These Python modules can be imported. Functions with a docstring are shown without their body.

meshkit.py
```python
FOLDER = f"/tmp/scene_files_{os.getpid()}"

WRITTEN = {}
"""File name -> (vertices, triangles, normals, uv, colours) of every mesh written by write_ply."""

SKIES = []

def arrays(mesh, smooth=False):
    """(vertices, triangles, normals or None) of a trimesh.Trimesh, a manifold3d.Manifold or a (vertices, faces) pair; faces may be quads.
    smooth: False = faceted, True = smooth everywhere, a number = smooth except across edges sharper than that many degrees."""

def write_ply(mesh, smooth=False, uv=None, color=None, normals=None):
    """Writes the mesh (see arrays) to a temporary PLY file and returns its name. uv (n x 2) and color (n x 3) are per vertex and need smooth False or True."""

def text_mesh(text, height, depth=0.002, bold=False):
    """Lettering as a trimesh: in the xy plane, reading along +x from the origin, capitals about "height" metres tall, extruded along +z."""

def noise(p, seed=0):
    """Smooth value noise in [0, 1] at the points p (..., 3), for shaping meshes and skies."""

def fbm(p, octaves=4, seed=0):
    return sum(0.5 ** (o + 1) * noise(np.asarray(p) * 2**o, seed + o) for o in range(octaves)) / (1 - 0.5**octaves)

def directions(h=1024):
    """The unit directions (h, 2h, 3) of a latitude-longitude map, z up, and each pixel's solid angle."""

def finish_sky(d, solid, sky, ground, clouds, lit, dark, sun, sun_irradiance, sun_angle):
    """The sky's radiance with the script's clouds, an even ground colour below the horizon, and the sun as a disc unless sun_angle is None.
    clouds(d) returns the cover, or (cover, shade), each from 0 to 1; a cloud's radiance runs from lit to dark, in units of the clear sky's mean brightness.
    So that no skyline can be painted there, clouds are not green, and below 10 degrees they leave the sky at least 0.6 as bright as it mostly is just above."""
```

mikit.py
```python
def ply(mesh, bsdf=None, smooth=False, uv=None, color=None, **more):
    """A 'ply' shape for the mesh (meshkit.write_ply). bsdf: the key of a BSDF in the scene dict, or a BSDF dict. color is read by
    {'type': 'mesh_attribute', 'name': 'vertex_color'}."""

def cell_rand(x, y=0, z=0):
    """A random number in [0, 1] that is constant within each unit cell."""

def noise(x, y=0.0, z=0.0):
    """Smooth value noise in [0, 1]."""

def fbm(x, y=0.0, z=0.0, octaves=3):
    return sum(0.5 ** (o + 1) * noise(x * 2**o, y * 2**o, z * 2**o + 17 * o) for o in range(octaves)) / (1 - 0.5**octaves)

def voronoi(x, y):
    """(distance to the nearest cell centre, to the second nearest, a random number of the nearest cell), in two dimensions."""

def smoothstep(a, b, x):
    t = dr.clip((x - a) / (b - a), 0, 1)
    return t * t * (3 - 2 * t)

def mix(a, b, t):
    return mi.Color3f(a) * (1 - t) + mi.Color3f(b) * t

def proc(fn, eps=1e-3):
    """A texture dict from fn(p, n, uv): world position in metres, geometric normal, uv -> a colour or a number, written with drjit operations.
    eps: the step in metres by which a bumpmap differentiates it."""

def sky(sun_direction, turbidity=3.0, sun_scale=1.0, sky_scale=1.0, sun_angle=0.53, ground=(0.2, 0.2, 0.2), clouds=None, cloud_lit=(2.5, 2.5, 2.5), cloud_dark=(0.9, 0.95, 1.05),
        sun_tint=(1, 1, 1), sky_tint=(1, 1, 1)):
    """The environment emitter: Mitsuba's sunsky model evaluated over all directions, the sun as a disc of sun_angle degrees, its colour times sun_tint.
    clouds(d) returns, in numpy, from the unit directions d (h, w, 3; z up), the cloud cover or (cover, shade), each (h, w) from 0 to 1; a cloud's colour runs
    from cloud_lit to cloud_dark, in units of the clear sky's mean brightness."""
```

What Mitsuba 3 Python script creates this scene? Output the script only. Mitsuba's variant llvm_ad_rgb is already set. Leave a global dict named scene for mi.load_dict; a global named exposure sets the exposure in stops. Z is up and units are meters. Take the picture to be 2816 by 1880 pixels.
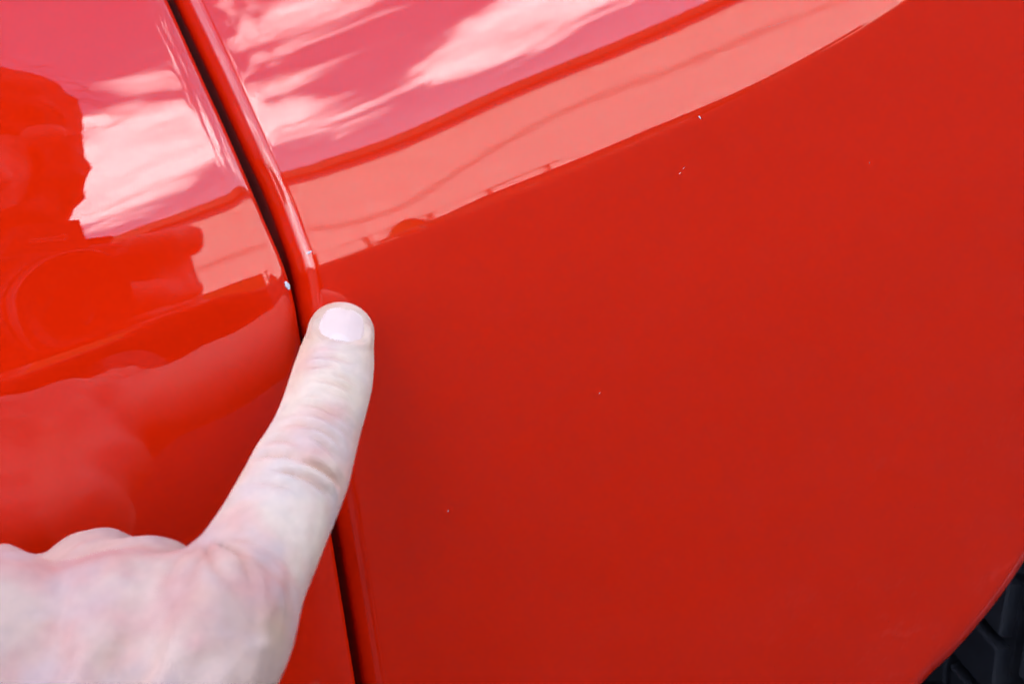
import math, random
import numpy as np, trimesh, mitsuba as mi, drjit as dr, mikit, meshkit
from scipy.interpolate import PchipInterpolator, CubicSpline, interp1d
T = mi.ScalarTransform4f
scene, labels = {}, {}

# ------------------------------------------------------------------ camera, sky, exposure
CAM = np.array([0.0, -0.35152, 0.77969])
FWD = np.array([0.27542, 0.91385, -0.29836])
UP = np.array([0.34387, 0.19617, 0.91830])
RIGHT = np.cross(FWD, UP)
scene['camera'] = {'type': 'thinlens', 'to_world': T().look_at(origin=CAM.tolist(), target=(CAM + FWD).tolist(), up=UP.tolist()),
                   'fov': 40.19, 'fov_axis': 'x', 'aperture_radius': 0.0014, 'focus_distance': 0.425, 'near_clip': 0.01, 'far_clip': 500.0}
exposure = 3.82
SUN = (-0.55, 0.62, 0.50)

# banks of cloud and clear gaps: azimuth and height in degrees, their spreads, strength
CLOUD_BANKS = ((4.5, 20.5, 4.8, 4.6, 0.17), (14.0, 20.5, 3.4, 4.2, 0.17), (18.2, 20.6, 1.3, 2.4, -0.06), (23.5, 19.0, 5.5, 2.6, 0.30), (30.0, 20.0, 6.0, 3.0, 0.30), (18.0, 29.0, 3.5, 2.2, 0.13), (6.5, 26.0, 2.0, 2.0, 0.06), (-8.0, 24.0, 7.0, 8.0, 0.06),
               (2.0, 35.0, 8.0, 6.0, -0.25), (12.0, 32.0, 4.0, 5.0, -0.10), (21.0, 24.3, 3.6, 1.4, -0.14), (11.0, 15.2, 4.5, 1.3, -0.14), (19.0, 17.3, 1.6, 1.2, -0.08), (30.0, 27.0, 6.0, 4.0, -0.10), (30.0, 15.5, 5.0, 0.9, -0.10))

def cloud_cover(d):
    el = np.degrees(np.arcsin(np.clip(d[..., 2], 0, 1)))
    az = np.degrees(np.arctan2(d[..., 0], -d[..., 1]))
    p = d * np.array([1, 1, 2.1])
    w = np.stack([meshkit.fbm(p * 5 + 7, 3, 3), meshkit.fbm(p * 5 + 31, 3, 5), meshkit.fbm(p * 5 + 57, 3, 6)], -1) - 0.5
    n = meshkit.fbm(p * 5.2 + w * 1.3 + 11.3, 6, 1)
    big = meshkit.fbm(p * 1.6 + 3.1, 3, 9)
    v = n * 0.62 + big * 0.40
    for a, e, sa, se, k in CLOUD_BANKS:
        v = v + k * np.exp(-((az - a) / sa)**2 - ((el - e) / se)**2)
    v = v + 0.42 * (meshkit.fbm(p * np.array([15, 15, 24]) + w * 5, 7, 33) - 0.5)
    cover = np.clip((v - 0.525) / 0.16, 0, 1)
    cover = cover * cover * (3 - 2 * cover)
    thick = meshkit.fbm(p * np.array([12, 12, 20]) + w * 3, 6, 21)
    cover = np.maximum(cover, 0.02 + 0.10 * np.exp(-(el / 16.0)**4))
    return cover * 0.97, np.clip(0.10 + 3.0 * (thick - 0.44), 0, 0.9)

scene['sky'] = mikit.sky(SUN, turbidity=3, sun_angle=3.0, clouds=cloud_cover, cloud_lit=(8.0, 8.0, 8.4), cloud_dark=(4.2, 4.3, 4.8), sky_tint=(1.0, 1.12, 1.25))
labels['sky'] = {'kind': 'structure', 'label': 'blue sky with bright broken clouds', 'category': 'sky'}

# ------------------------------------------------------------------ materials
def mat(name, d):
    scene[name] = d
    return name

def rgb(*c):
    return {'type': 'rgb', 'value': list(c)}

N, FBM, SS, MIX = mikit.noise, mikit.fbm, mikit.smoothstep, mikit.mix

def peel(p, n, uv):
    return 0.0000011 * FBM(p.x * 420, p.y * 420, p.z * 420, 2) + 0.0000045 * N(p.x * 90, p.y * 90, p.z * 90)

def paint_color(p, n, uv):
    a = FBM(p.x * 30, p.y * 30, p.z * 30, 3)
    dust = SS(0.70, 0.86, FBM(p.x * 210 + 5, p.y * 210, p.z * 150, 3)) * 0.012
    low = SS(0.06, 0.24, p.x) * SS(0.66, 0.50, p.z)
    smear = SS(0.52, 0.80, FBM(p.x * 260 + p.z * 120, p.y * 200, p.z * 300 - p.x * 140, 3)) * SS(0.42, 0.65, FBM(p.x * 45 + 3, p.y * 45, p.z * 45, 2))
    dust = dust * 0.6 + low * (0.005 + 0.07 * smear)
    return MIX((0.80, 0.0360, 0.0016), (0.77, 0.0335, 0.0015), a) + mi.Color3f(0.3, 0.28, 0.26) * dust

mat('paint', {'type': 'twosided', 'bsdf': {'type': 'bumpmap', 'arbitrary': mikit.proc(peel, 2e-4), 'scale': 1.0,
     'bsdf': {'type': 'plastic', 'int_ior': 1.66, 'nonlinear': True, 'diffuse_reflectance': mikit.proc(paint_color)}}})

def matte(name, c, rough=0.8, var=0.25, f=8.0, spec=0.3):
    def fn(p, n, uv):
        a = FBM(p.x * f, p.y * f, p.z * f, 4)
        return mi.Color3f(*c) * (1 - var + 2 * var * a)
    return mat(name, {'type': 'twosided', 'bsdf': {'type': 'principled', 'base_color': mikit.proc(fn), 'roughness': rough, 'specular': spec}})

matte('asphalt', (0.026, 0.026, 0.028), 0.9, 0.5, 30)
matte('concrete', (0.33, 0.32, 0.30), 0.9, 0.25, 3)
matte('render_wall', (0.46, 0.53, 0.62), 0.9, 0.05, 0.8)
matte('trim_board', (0.22, 0.24, 0.27), 0.8, 0.2, 2)
matte('roof_tile', (0.12, 0.07, 0.05), 0.85, 0.3, 2)
matte('gutter_metal', (0.06, 0.045, 0.04), 0.5, 0.2, 2)
matte('hedge_leaf', (0.035, 0.05, 0.02), 0.9, 0.5, 12)
matte('rubber', (0.030, 0.032, 0.040), 0.75, 0.35, 60, 0.4)
matte('black_plastic', (0.02, 0.02, 0.022), 0.45, 0.2, 40, 0.5)
matte('soft_top', (0.02, 0.02, 0.022), 0.95, 0.2, 200)
matte('primer', (0.46, 0.46, 0.49), 0.8, 0.1, 900)
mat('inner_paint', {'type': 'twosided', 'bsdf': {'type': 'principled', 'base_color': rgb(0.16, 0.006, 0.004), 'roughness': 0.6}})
mat('dark_glass', {'type': 'twosided', 'bsdf': {'type': 'plastic', 'diffuse_reflectance': rgb(0.012, 0.014, 0.015), 'int_ior': 1.5}})
mat('skin', {'type': 'twosided', 'bsdf': {'type': 'principled', 'base_color': {'type': 'mesh_attribute', 'name': 'vertex_color'}, 'roughness': 0.48, 'specular': 0.45, 'sheen': 0.25}})
mat('nail', {'type': 'twosided', 'bsdf': {'type': 'principled', 'base_color': {'type': 'mesh_attribute', 'name': 'vertex_color'}, 'roughness': 0.34, 'specular': 0.5}})
matte('jacket_cloth', (0.030, 0.032, 0.040), 0.9, 0.3, 60)
matte('trouser_cloth', (0.035, 0.045, 0.07), 0.9, 0.3, 60)
matte('hair_strands', (0.035, 0.025, 0.018), 0.6, 0.3, 200)
matte('white_print', (0.7, 0.7, 0.7), 0.6, 0.02, 5)
mat('alloy', {'type': 'twosided', 'bsdf': {'type': 'principled', 'base_color': rgb(0.55, 0.56, 0.58), 'metallic': 0.8, 'roughness': 0.35}})

# ------------------------------------------------------------------ helpers
def add(key, mesh, bsdf, smooth=False, label=None, **kw):
    scene[key] = mikit.ply(mesh, bsdf, smooth=smooth)
    if label or kw:
        labels[key] = {**({'label': label} if label else {}), **kw}
    return key

def numbered(base):
    if base not in scene:
        return base
    k = 1
    while f'{base}_{k:03d}' in scene:
        k += 1
    return f'{base}_{k:03d}'

def grid_faces(nu, nv):
    i, j = np.meshgrid(np.arange(nu - 1), np.arange(nv - 1), indexing='ij')
    a = i * nv + j
    return np.stack([a, a + nv, a + nv + 1, a + 1], -1).reshape(-1, 4)

def sheet(P, bsdf, u=None, v=None, flip=False):
    """A grid (nu, nv, 3) as one smooth mesh with normals taken from the grid itself."""
    du = np.gradient(P, u if u is not None else np.arange(P.shape[0]), axis=0)
    dv = np.gradient(P, v if v is not None else np.arange(P.shape[1]), axis=1)
    n = np.cross(du, dv)
    n /= np.linalg.norm(n, axis=-1, keepdims=True) + 1e-30
    f = grid_faces(*P.shape[:2])
    if flip:
        n, f = -n, f[:, ::-1]
    path = meshkit.write_ply((P.reshape(-1, 3), f), False, normals=n.reshape(-1, 3))
    return {'type': 'ply', 'filename': path, 'face_normals': False, 'bsdf': {'type': 'ref', 'id': bsdf}}

def box(lo, hi):
    lo, hi = np.array(lo, float), np.array(hi, float)
    return trimesh.creation.box(hi - lo, T_(lo / 2 + hi / 2))

def T_(t):
    m = np.eye(4)
    m[:3, 3] = t
    return m

# ------------------------------------------------------------------ setting: ground, road, building across the street
g = trimesh.creation.box((400, 400, 0.5), T_((0, 0, -0.25)))
add('ground', g, 'asphalt', label='dark asphalt yard under the car', kind='structure')

FAC = np.radians(19.0)
fx = np.array([math.cos(FAC), math.sin(FAC), 0])      # along the facade, to the right
fn = np.array([-math.sin(FAC), math.cos(FAC), 0])     # out of the facade, towards the car
FO = np.array([4.05, -11.5, 0])                       # a point at the foot of the facade

def fac(mesh):
    m = np.eye(4)
    m[:3, 0], m[:3, 1], m[:3, 2], m[:3, 3] = fx, fn, [0, 0, 1], FO
    mesh = mesh.copy()
    mesh.apply_transform(m)
    return mesh

add('pavement', fac(box((-40, 0.0, -0.1), (40, 2.4, 0.12))), 'concrete', label='pale concrete pavement along the long building', kind='structure')
G_ = 'added_shade_house'  # unseen house, added to keep the sun off car and photographer
labels[G_] = {'label': 'unseen two storey grey house added behind the car to shade it', 'category': 'house'}
add(G_ + '__wall', box((-9, 2.7, 0), (8, 7.5, 6.3)), 'concrete')
add(G_ + '__roof', trimesh.convex.convex_hull(np.array([(x, y, z) for x in (-9.2, 8.2) for y, z in ((2.5, 6.31), (2.5, 6.45), (7.7, 6.31), (5.1, 8.2))], float)), 'roof_tile')
B = 'long_building'
labels[B] = {'label': 'long single storey pale rendered building with dark eaves across the yard', 'category': 'building'}
add(B + '__wall', fac(box((-26, -8, 0), (26, 0, 3.62))), 'render_wall')
add(B + '__trim_board', fac(box((-25.9, 0.003, 2.93), (25.9, 0.015, 2.948))), 'trim_board')
add(B + '__gutter', fac(box((-26.4, 0.10, 3.64), (26.4, 0.22, 3.80))), 'gutter_metal')
add(B + '__soffit', fac(box((-26.4, 0.0, 3.58), (26.4, 0.10, 3.63))), 'trim_board')
add(B + '__conduit', fac(box((-6.5, 0.005, 2.42), (-2.35, 0.035, 2.445))), 'trim_board')
add(B + '__conduit_001', fac(box((-6.5, 0.005, 2.22), (-2.6, 0.03, 2.24))), 'gutter_metal')
add(B + '__wall_lamp', fac(box((-2.6, 0.005, 2.16), (-2.48, 0.12, 2.32))), 'gutter_metal')
rf = trimesh.convex.convex_hull(np.array([[x, y, z] for x in (-26.4, 26.4) for y, z in ((0.10, 3.64), (0.11, 3.78), (-8.3, 3.64), (-8.3, 3.78), (-4.2, 4.6))], float))
add(B + '__roof', fac(rf), 'roof_tile')

hm = box((-4.2, -9.6, 0.0), (1.62, -8.8, 1.92)).subdivide().subdivide().subdivide().subdivide()
hv = np.array(hm.vertices)
hm.vertices = hv + 0.10 * (np.stack([meshkit.fbm(hv * 4 + q, 3, q) for q in (1, 2, 3)], -1) - 0.5)
add('hedge', hm, 'hedge_leaf', 30, label='dark clipped hedge in front of the long building', category='hedge')
PC = 'parked_car'
labels[PC] = {'label': 'small dark car parked across the yard in front of the long building', 'category': 'car'}
def at_spot(m):
    m = m.copy(); m.apply_transform(T_((4.3, -7.9, 0)) @ trimesh.transformations.rotation_matrix(0.25, [0, 0, 1]))
    return m
add(PC + '__body', at_spot(trimesh.convex.convex_hull(np.array([(x, y, z) for x, z, w in ((-2.0, 0.3, 0.8), (-2.05, 0.75, 0.78), (-1.8, 0.92, 0.72), (0.9, 0.92, 0.74), (1.9, 0.75, 0.7), (2.0, 0.3, 0.75)) for y in (-w, w)]))), 'black_plastic', 25)
add(PC + '__cabin', at_spot(trimesh.convex.convex_hull(np.array([(x, y, z) for x, z, w in ((-1.7, 0.9, 0.72), (-1.2, 1.42, 0.58), (0.1, 1.46, 0.58), (0.95, 0.9, 0.72)) for y in (-w, w)]))), 'dark_glass', 25)
for wx, wy in ((-1.25, 0.76), (1.25, 0.76), (-1.25, -0.76), (1.25, -0.76)):
    add(numbered(PC + '__wheel'), at_spot(trimesh.creation.cylinder(0.31, 0.2, transform=T_((wx, wy, 0.31)) @ trimesh.transformations.rotation_matrix(np.pi / 2, [1, 0, 0]))), 'rubber', 30)
YT = 'cypress'
labels[YT] = {'label': 'slim dark young cypress before the long building', 'category': 'tree'}
add(YT + '__trunk', trimesh.creation.cylinder(0.03, 0.6, transform=T_((2.46, -7.9, 0.3))), 'roof_tile')
cr = trimesh.creation.icosphere(4, 1.0)
cr.vertices = cr.vertices * np.array([0.15, 0.15, 0.92]) * (0.85 + 0.3 * meshkit.fbm(cr.vertices * np.array([5, 5, 9]), 3, 2))[:, None] + [2.46, -7.9, 1.06]
add(YT + '__crown', cr, 'hedge_leaf', 40)
RL = 'railing'
labels[RL] = {'label': 'thin dark metal railing with slim posts along the pavement', 'category': 'railing'}
for k in range(5):
    add(numbered(RL + '__post'), fac(box((-1.3 + 0.55 * k, 2.6, 0), (-1.25 + 0.55 * k, 2.65, 1.98))), 'gutter_metal')
add(RL + '__rail', fac(box((-1.4, 2.602, 1.982), (1.05, 2.642, 2.02))), 'gutter_metal')

# ------------------------------------------------------------------ the car
CAR = 'red_car'
labels[CAR] = {'label': 'glossy red car with chipped paint beside the dark gap between its two panels', 'category': 'car'}

def zc(x):
    """Height of the crease along the car; it climbs over the front wheel."""
    x = np.clip(x, -0.05, 0.34)
    return 2.01446 * x**3 - 0.41427 * x**2 + 0.03775 * x + 0.70159

TA, TB = math.radians(10.5), math.radians(-2.0)
_s = np.linspace(-0.7, 0.6, 26001)
def tilt(s):
    up = TA + np.clip(s - 0.018, 0, None) / 0.45 + np.clip(s - 0.12, 0, None) / 0.25
    dn = TB + np.clip(s, None, 0) / 1.6
    w = 0.5 * (1 + np.tanh(s / 0.0022))
    return np.minimum(up * w + dn * (1 - w), math.radians(72))
_t = np.tan(tilt(_s))
_p = np.concatenate([[0], np.cumsum((_t[1:] + _t[:-1]) / 2 * np.diff(_s))])
_p -= np.interp(0, _s, _p)
_prof = CubicSpline(_s, _p)
def side(x, s):
    """Depth y of the body side at x, at s above the crease."""
    ripple = 0.000006 * np.sin(x * 95 + s * 30) * np.sin(s * 120 + 1.0) + 0.000006 * np.sin(x * 37 - s * 71 + 2)
    # the fender is a touch flatter towards the gap, which bends the mirrored eaves there
    u = np.clip((x - 0.056) / 0.012, 0, 1)
    flat = 0.010 * u * u * (3 - 2 * u) * np.exp(-((x - 0.086) / 0.024)**2) * 0.03 * np.tanh(np.maximum(s, 0) / 0.03)
    return x * x / 6.0 + _prof(s) + ripple + flat

def spline(s, x):
    o = np.argsort(s)
    c = PchipInterpolator(np.array(s)[o], np.array(x)[o], extrapolate=False)
    sa, sb = np.sort(s)[[0, -1]]
    ga, gb = float(c.derivative()(sa)), float(c.derivative()(sb))
    return lambda q: np.where(q < sa, c(sa) + (q - sa) * ga * 0.8, np.where(q > sb, c(sb) + (q - sb) * gb, np.nan_to_num(c(np.clip(q, sa, sb)))))
gap_door = spline([0.07345, 0.05436, 0.03501, 0.01564, 0.0030, -0.0022, -0.01831, -0.07473, -0.11957],
                  [0.0489, 0.05014, 0.05155, 0.05260, 0.05330, 0.05325, 0.05137, 0.04296, 0.03670])
gap_fend = spline([0.07146, 0.05225, 0.03292, 0.01329, 0.003, -0.00213, -0.01069, -0.04, -0.08993, -0.12181],
                  [0.05551, 0.05713, 0.05855, 0.05985, 0.0598, 0.05938, 0.05800, 0.0544, 0.04795, 0.04340])

def edge_roll(e, w, dep, inner=0.02):
    """Depth added at distance e from a rolled panel edge; negative e runs down the flange."""
    q = np.clip(1 - e / w, 0, 1)
    return dep * (1 - np.sqrt(np.clip(1 - q**2, 0, 1))) + np.clip(-e, 0, None)

_e = np.linspace(0, 0.012, 1201)
_sl = np.radians(46) * (1 - np.clip((_e - 0.0046) / 0.0009, 0, 1)**2 * (3 - 2 * np.clip((_e - 0.0046) / 0.0009, 0, 1))) + np.radians(36) * np.clip(1 - _e / 0.0012, 0, 1)**1.5
_dp = np.cumsum(np.tan(_sl)[::-1])[::-1] * (_e[1] - _e[0])
def edge_bevel(e):
    """The fender's gap edge: a bevelled hem with a tight turn at its outer side."""
    return np.interp(np.maximum(e, 0), _e, _dp, right=0.0) + np.clip(-e, 0, None)

def cols(far):
    q = np.linspace(0, 1, 16)
    return np.concatenate([[-0.022, -0.012, -0.005, -0.002, -0.0008], 0.0085 * (1 - np.cos(q * np.pi / 2)) , np.arange(0.0092, 0.03, 0.0009), np.arange(0.03, 0.31, 0.0025), far])

def rows(lo, hi):
    return np.unique(np.round(np.concatenate([np.arange(-0.008, 0.008, 0.0003), np.arange(0.008, 0.10, 0.0012), np.arange(0.10, hi, 0.004), -np.arange(0.008, 0.14, 0.0015), -np.arange(0.14, -lo, 0.004)]), 6))

# door (left of the gap)
e = cols(np.arange(0.31, 0.98, 0.02))
s = rows(-0.40, 0.16)
E_, S_ = np.meshgrid(e, s, indexing='ij')
Xd = gap_door(S_) - np.maximum(E_, 0) + 0
Pd = np.stack([Xd, side(Xd, S_) + edge_roll(E_, 0.0058, 0.0030), zc(Xd) + S_], -1)
scene[CAR + '__door'] = sheet(Pd, 'paint', e, s)
labels[CAR + '__door'] = {'label': 'red door left of the dark gap'}

# front fender (right of the gap), with its rounded lower corner in front of the tyre
bx = np.array([-0.20, 0.00, 0.10, 0.16, 0.20, 0.22, 0.23856, 0.24857, 0.25901, 0.27517, 0.28886, 0.302, 0.316, 0.330, 0.345, 0.362, 0.39, 0.43, 0.50, 0.60, 0.72, 0.80, 0.86, 0.90, 1.10])
bz = np.array([0.455, 0.4545, 0.454, 0.4545, 0.4565, 0.4592, zc(0.23856) - 0.24602, zc(0.24857) - 0.2450, zc(0.25901) - 0.2431, zc(0.27517) - 0.2388, zc(0.28886) - 0.2334, 0.503, 0.516, 0.531, 0.548, 0.566, 0.592, 0.620, 0.652, 0.665, 0.640, 0.59, 0.51, 0.47, 0.46])
bot = PchipInterpolator(bx, bz)
e = cols(np.concatenate([np.arange(0.31, 0.42, 0.004), np.arange(0.42, 0.95, 0.02)]))
st = s[s >= -0.03]
wl = np.concatenate([[-0.022, -0.012, -0.005, -0.0015], 0.020 * (1 - np.cos(np.linspace(0, 1, 18) * np.pi / 2))])
nlow = 110
P = []
# the lower edge in (e, s): the gap edge leans with s, so the column's x at its foot is found by iteration
X0 = 0.05 + np.maximum(e, 0)
for _ in range(30):
    sb = bot(X0) - zc(X0)
    X0 = gap_fend(sb) - 0.0043 + np.maximum(e, 0)
sb = bot(X0) - zc(X0)
slope = np.gradient(np.array(bot(X0 + 1e-4) - bot(X0 - 1e-4)) / 2e-4) * 0 + (bot(X0 + 1e-4) - bot(X0 - 1e-4)) / 2e-4
cosb = 1 / np.sqrt(1 + slope**2)
dist = np.concatenate([wl, 0.020 + np.linspace(0, 1, nlow + 1)[1:-1]])     # beyond 0.020: blended up to s = -0.03
D_ = np.zeros((len(e), len(dist))); Srow = np.zeros_like(D_)
for j, q in enumerate(dist):
    if j < len(wl):
        D_[:, j] = q
        Srow[:, j] = sb + np.maximum(q, 0) / cosb
    else:
        a = sb + 0.020 / cosb
        Srow[:, j] = a + (np.maximum(-0.03, a + 0.02) - a) * (q - 0.020)
        D_[:, j] = (Srow[:, j] - sb) * cosb
top0 = Srow[:, -1]
S_ = np.concatenate([Srow, np.maximum(st[None, :], top0[:, None] + 0.001 * (1 + np.arange(len(st)))[None, :])], 1)
D_ = np.concatenate([D_, (S_[:, len(dist):] - sb[:, None]) * cosb[:, None]], 1)
E_ = np.repeat(e[:, None], S_.shape[1], 1)
Xf = gap_fend(S_) - 0.0043 + np.maximum(E_, 0)
Pf = np.stack([Xf, side(Xf, S_) + edge_bevel(E_) + edge_roll(D_, 0.019, 0.015), zc(Xf) + S_], -1)
scene[CAR + '__front_fender'] = sheet(Pf, 'paint', flip=True)
labels[CAR + '__front_fender'] = {'label': 'red front fender right of the dark gap'}

# inner body behind the gap, so that the gap ends on dark painted metal
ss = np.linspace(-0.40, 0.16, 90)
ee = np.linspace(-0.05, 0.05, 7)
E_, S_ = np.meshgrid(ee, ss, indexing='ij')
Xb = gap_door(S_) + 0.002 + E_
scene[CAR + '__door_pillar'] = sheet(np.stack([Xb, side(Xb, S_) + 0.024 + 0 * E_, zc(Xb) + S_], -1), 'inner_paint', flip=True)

# upper body, outside the picture: bonnet, cabin with soft top, screen, sill
yb = float(side(0.0, 0.155))
zb = 0.70 + 0.155
bon = trimesh.convex.convex_hull(np.array([(x, y, z) for x, y, z in (
    (-0.02, yb + 0.012, zb - 0.02), (1.45, yb + 0.25, zb - 0.08), (1.7, yb + 0.5, zb - 0.22), (1.7, 1.25, zb - 0.22), (1.45, 1.5, zb - 0.08), (-0.02, 1.72, zb - 0.02),
    (-0.02, yb + 0.3, zb + 0.05), (-0.02, 1.45, zb + 0.05), (1.3, yb + 0.5, zb - 0.03), (1.3, 1.25, zb - 0.03), (-0.02, yb + 0.1, 0.55), (1.7, yb + 0.5, 0.45), (1.7, 1.25, 0.45), (-0.02, 1.7, 0.55))]))
bon = trimesh.boolean.difference([bon, trimesh.creation.box((1.1, 0.42, 0.9), T_((0.62, 0.06, 0.35)))], engine='manifold')
add(CAR + '__bonnet', bon, 'paint', 20)
lower = trimesh.convex.convex_hull(np.array([(x, y, z) for x, y, z in ((-2.4, 0.14, 0.22), (-2.4, 1.6, 0.22), (-2.4, 0.2, 0.82), (-2.4, 1.5, 0.82), (-0.06, 0.16, 0.22), (-0.06, 1.6, 0.22), (-0.06, 0.16, 0.84), (-0.06, 1.6, 0.84))]))
add(CAR + '__tub', lower, 'black_plastic', 20)
cab = trimesh.convex.convex_hull(np.array([(x, y, z) for x, y, z in ((-1.75, 0.22, 0.83), (-1.75, 1.5, 0.83), (0.05, 0.19, 0.83), (0.05, 1.55, 0.83), (-0.42, 0.34, 1.33), (-0.42, 1.4, 1.33), (-1.2, 0.36, 1.35), (-1.2, 1.38, 1.35), (-0.8, 0.5, 1.40), (-0.8, 1.24, 1.40))]))
add(CAR + '__soft_top', cab, 'soft_top', 25)
add(CAR + '__sill', box((-1.0, 0.045, 0.20), (0.22, 0.14, 0.452)), 'black_plastic')
add(CAR + '__arch_liner', box((0.07, 0.27, 0.16), (1.17, 0.30, 0.80)), 'black_plastic')

# front wheel: tyre carcass, tread blocks, rim
WC = np.array([0.605, 0.145, 0.305])
STEER = T_((0, 0, 0))
a = math.radians(0.0)
wheel_m = np.eye(4)
wheel_m[:3, 3] = WC
prof = np.array([(-0.075, 0.205), (-0.088, 0.225), (-0.098, 0.255), (-0.096, 0.280), (-0.088, 0.294), (-0.078, 0.2975), (-0.043, 0.2985), (-0.042, 0.2925), (-0.035, 0.2925), (-0.034, 0.299), (0.034, 0.299), (0.035, 0.2925), (0.042, 0.2925), (0.043, 0.2985), (0.078, 0.2975), (0.088, 0.294), (0.096, 0.280), (0.098, 0.255), (0.088, 0.225), (0.075, 0.205), (-0.075, 0.205)])
def lathe(pr, n=180):
    """Profile (along the axle, radius) turned about the y axis."""
    th = np.linspace(0, 2 * np.pi, n, endpoint=False)
    v = np.stack([pr[None, :, 1] * np.cos(th)[:, None], np.repeat(pr[None, :, 0], n, 0), pr[None, :, 1] * np.sin(th)[:, None]], -1)
    k = len(pr)
    i, j = np.meshgrid(np.arange(n), np.arange(k - 1), indexing='ij')
    f = np.stack([i * k + j, i * k + j + 1, (i + 1) % n * k + j + 1, (i + 1) % n * k + j], -1).reshape(-1, 4)
    m = trimesh.Trimesh(v.reshape(-1, 3), np.vstack([f[:, [0, 1, 2]], f[:, [0, 2, 3]]]), process=True)
    m.fix_normals()
    return m
W_ = CAR + '__wheel'
m = lathe(prof); m.apply_transform(wheel_m)
add(W_ + '__tyre', m, 'rubber', 35)
m = lathe(np.array([(-0.078, 0.03), (-0.06, 0.06), (-0.05, 0.17), (-0.076, 0.20), (-0.082, 0.212), (-0.07, 0.205), (0.05, 0.17), (0.05, 0.03), (-0.078, 0.03)])); m.apply_transform(wheel_m)
add(W_ + '__rim', m, 'alloy', 35)
rng = np.random.default_rng(5)
rest = []
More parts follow.
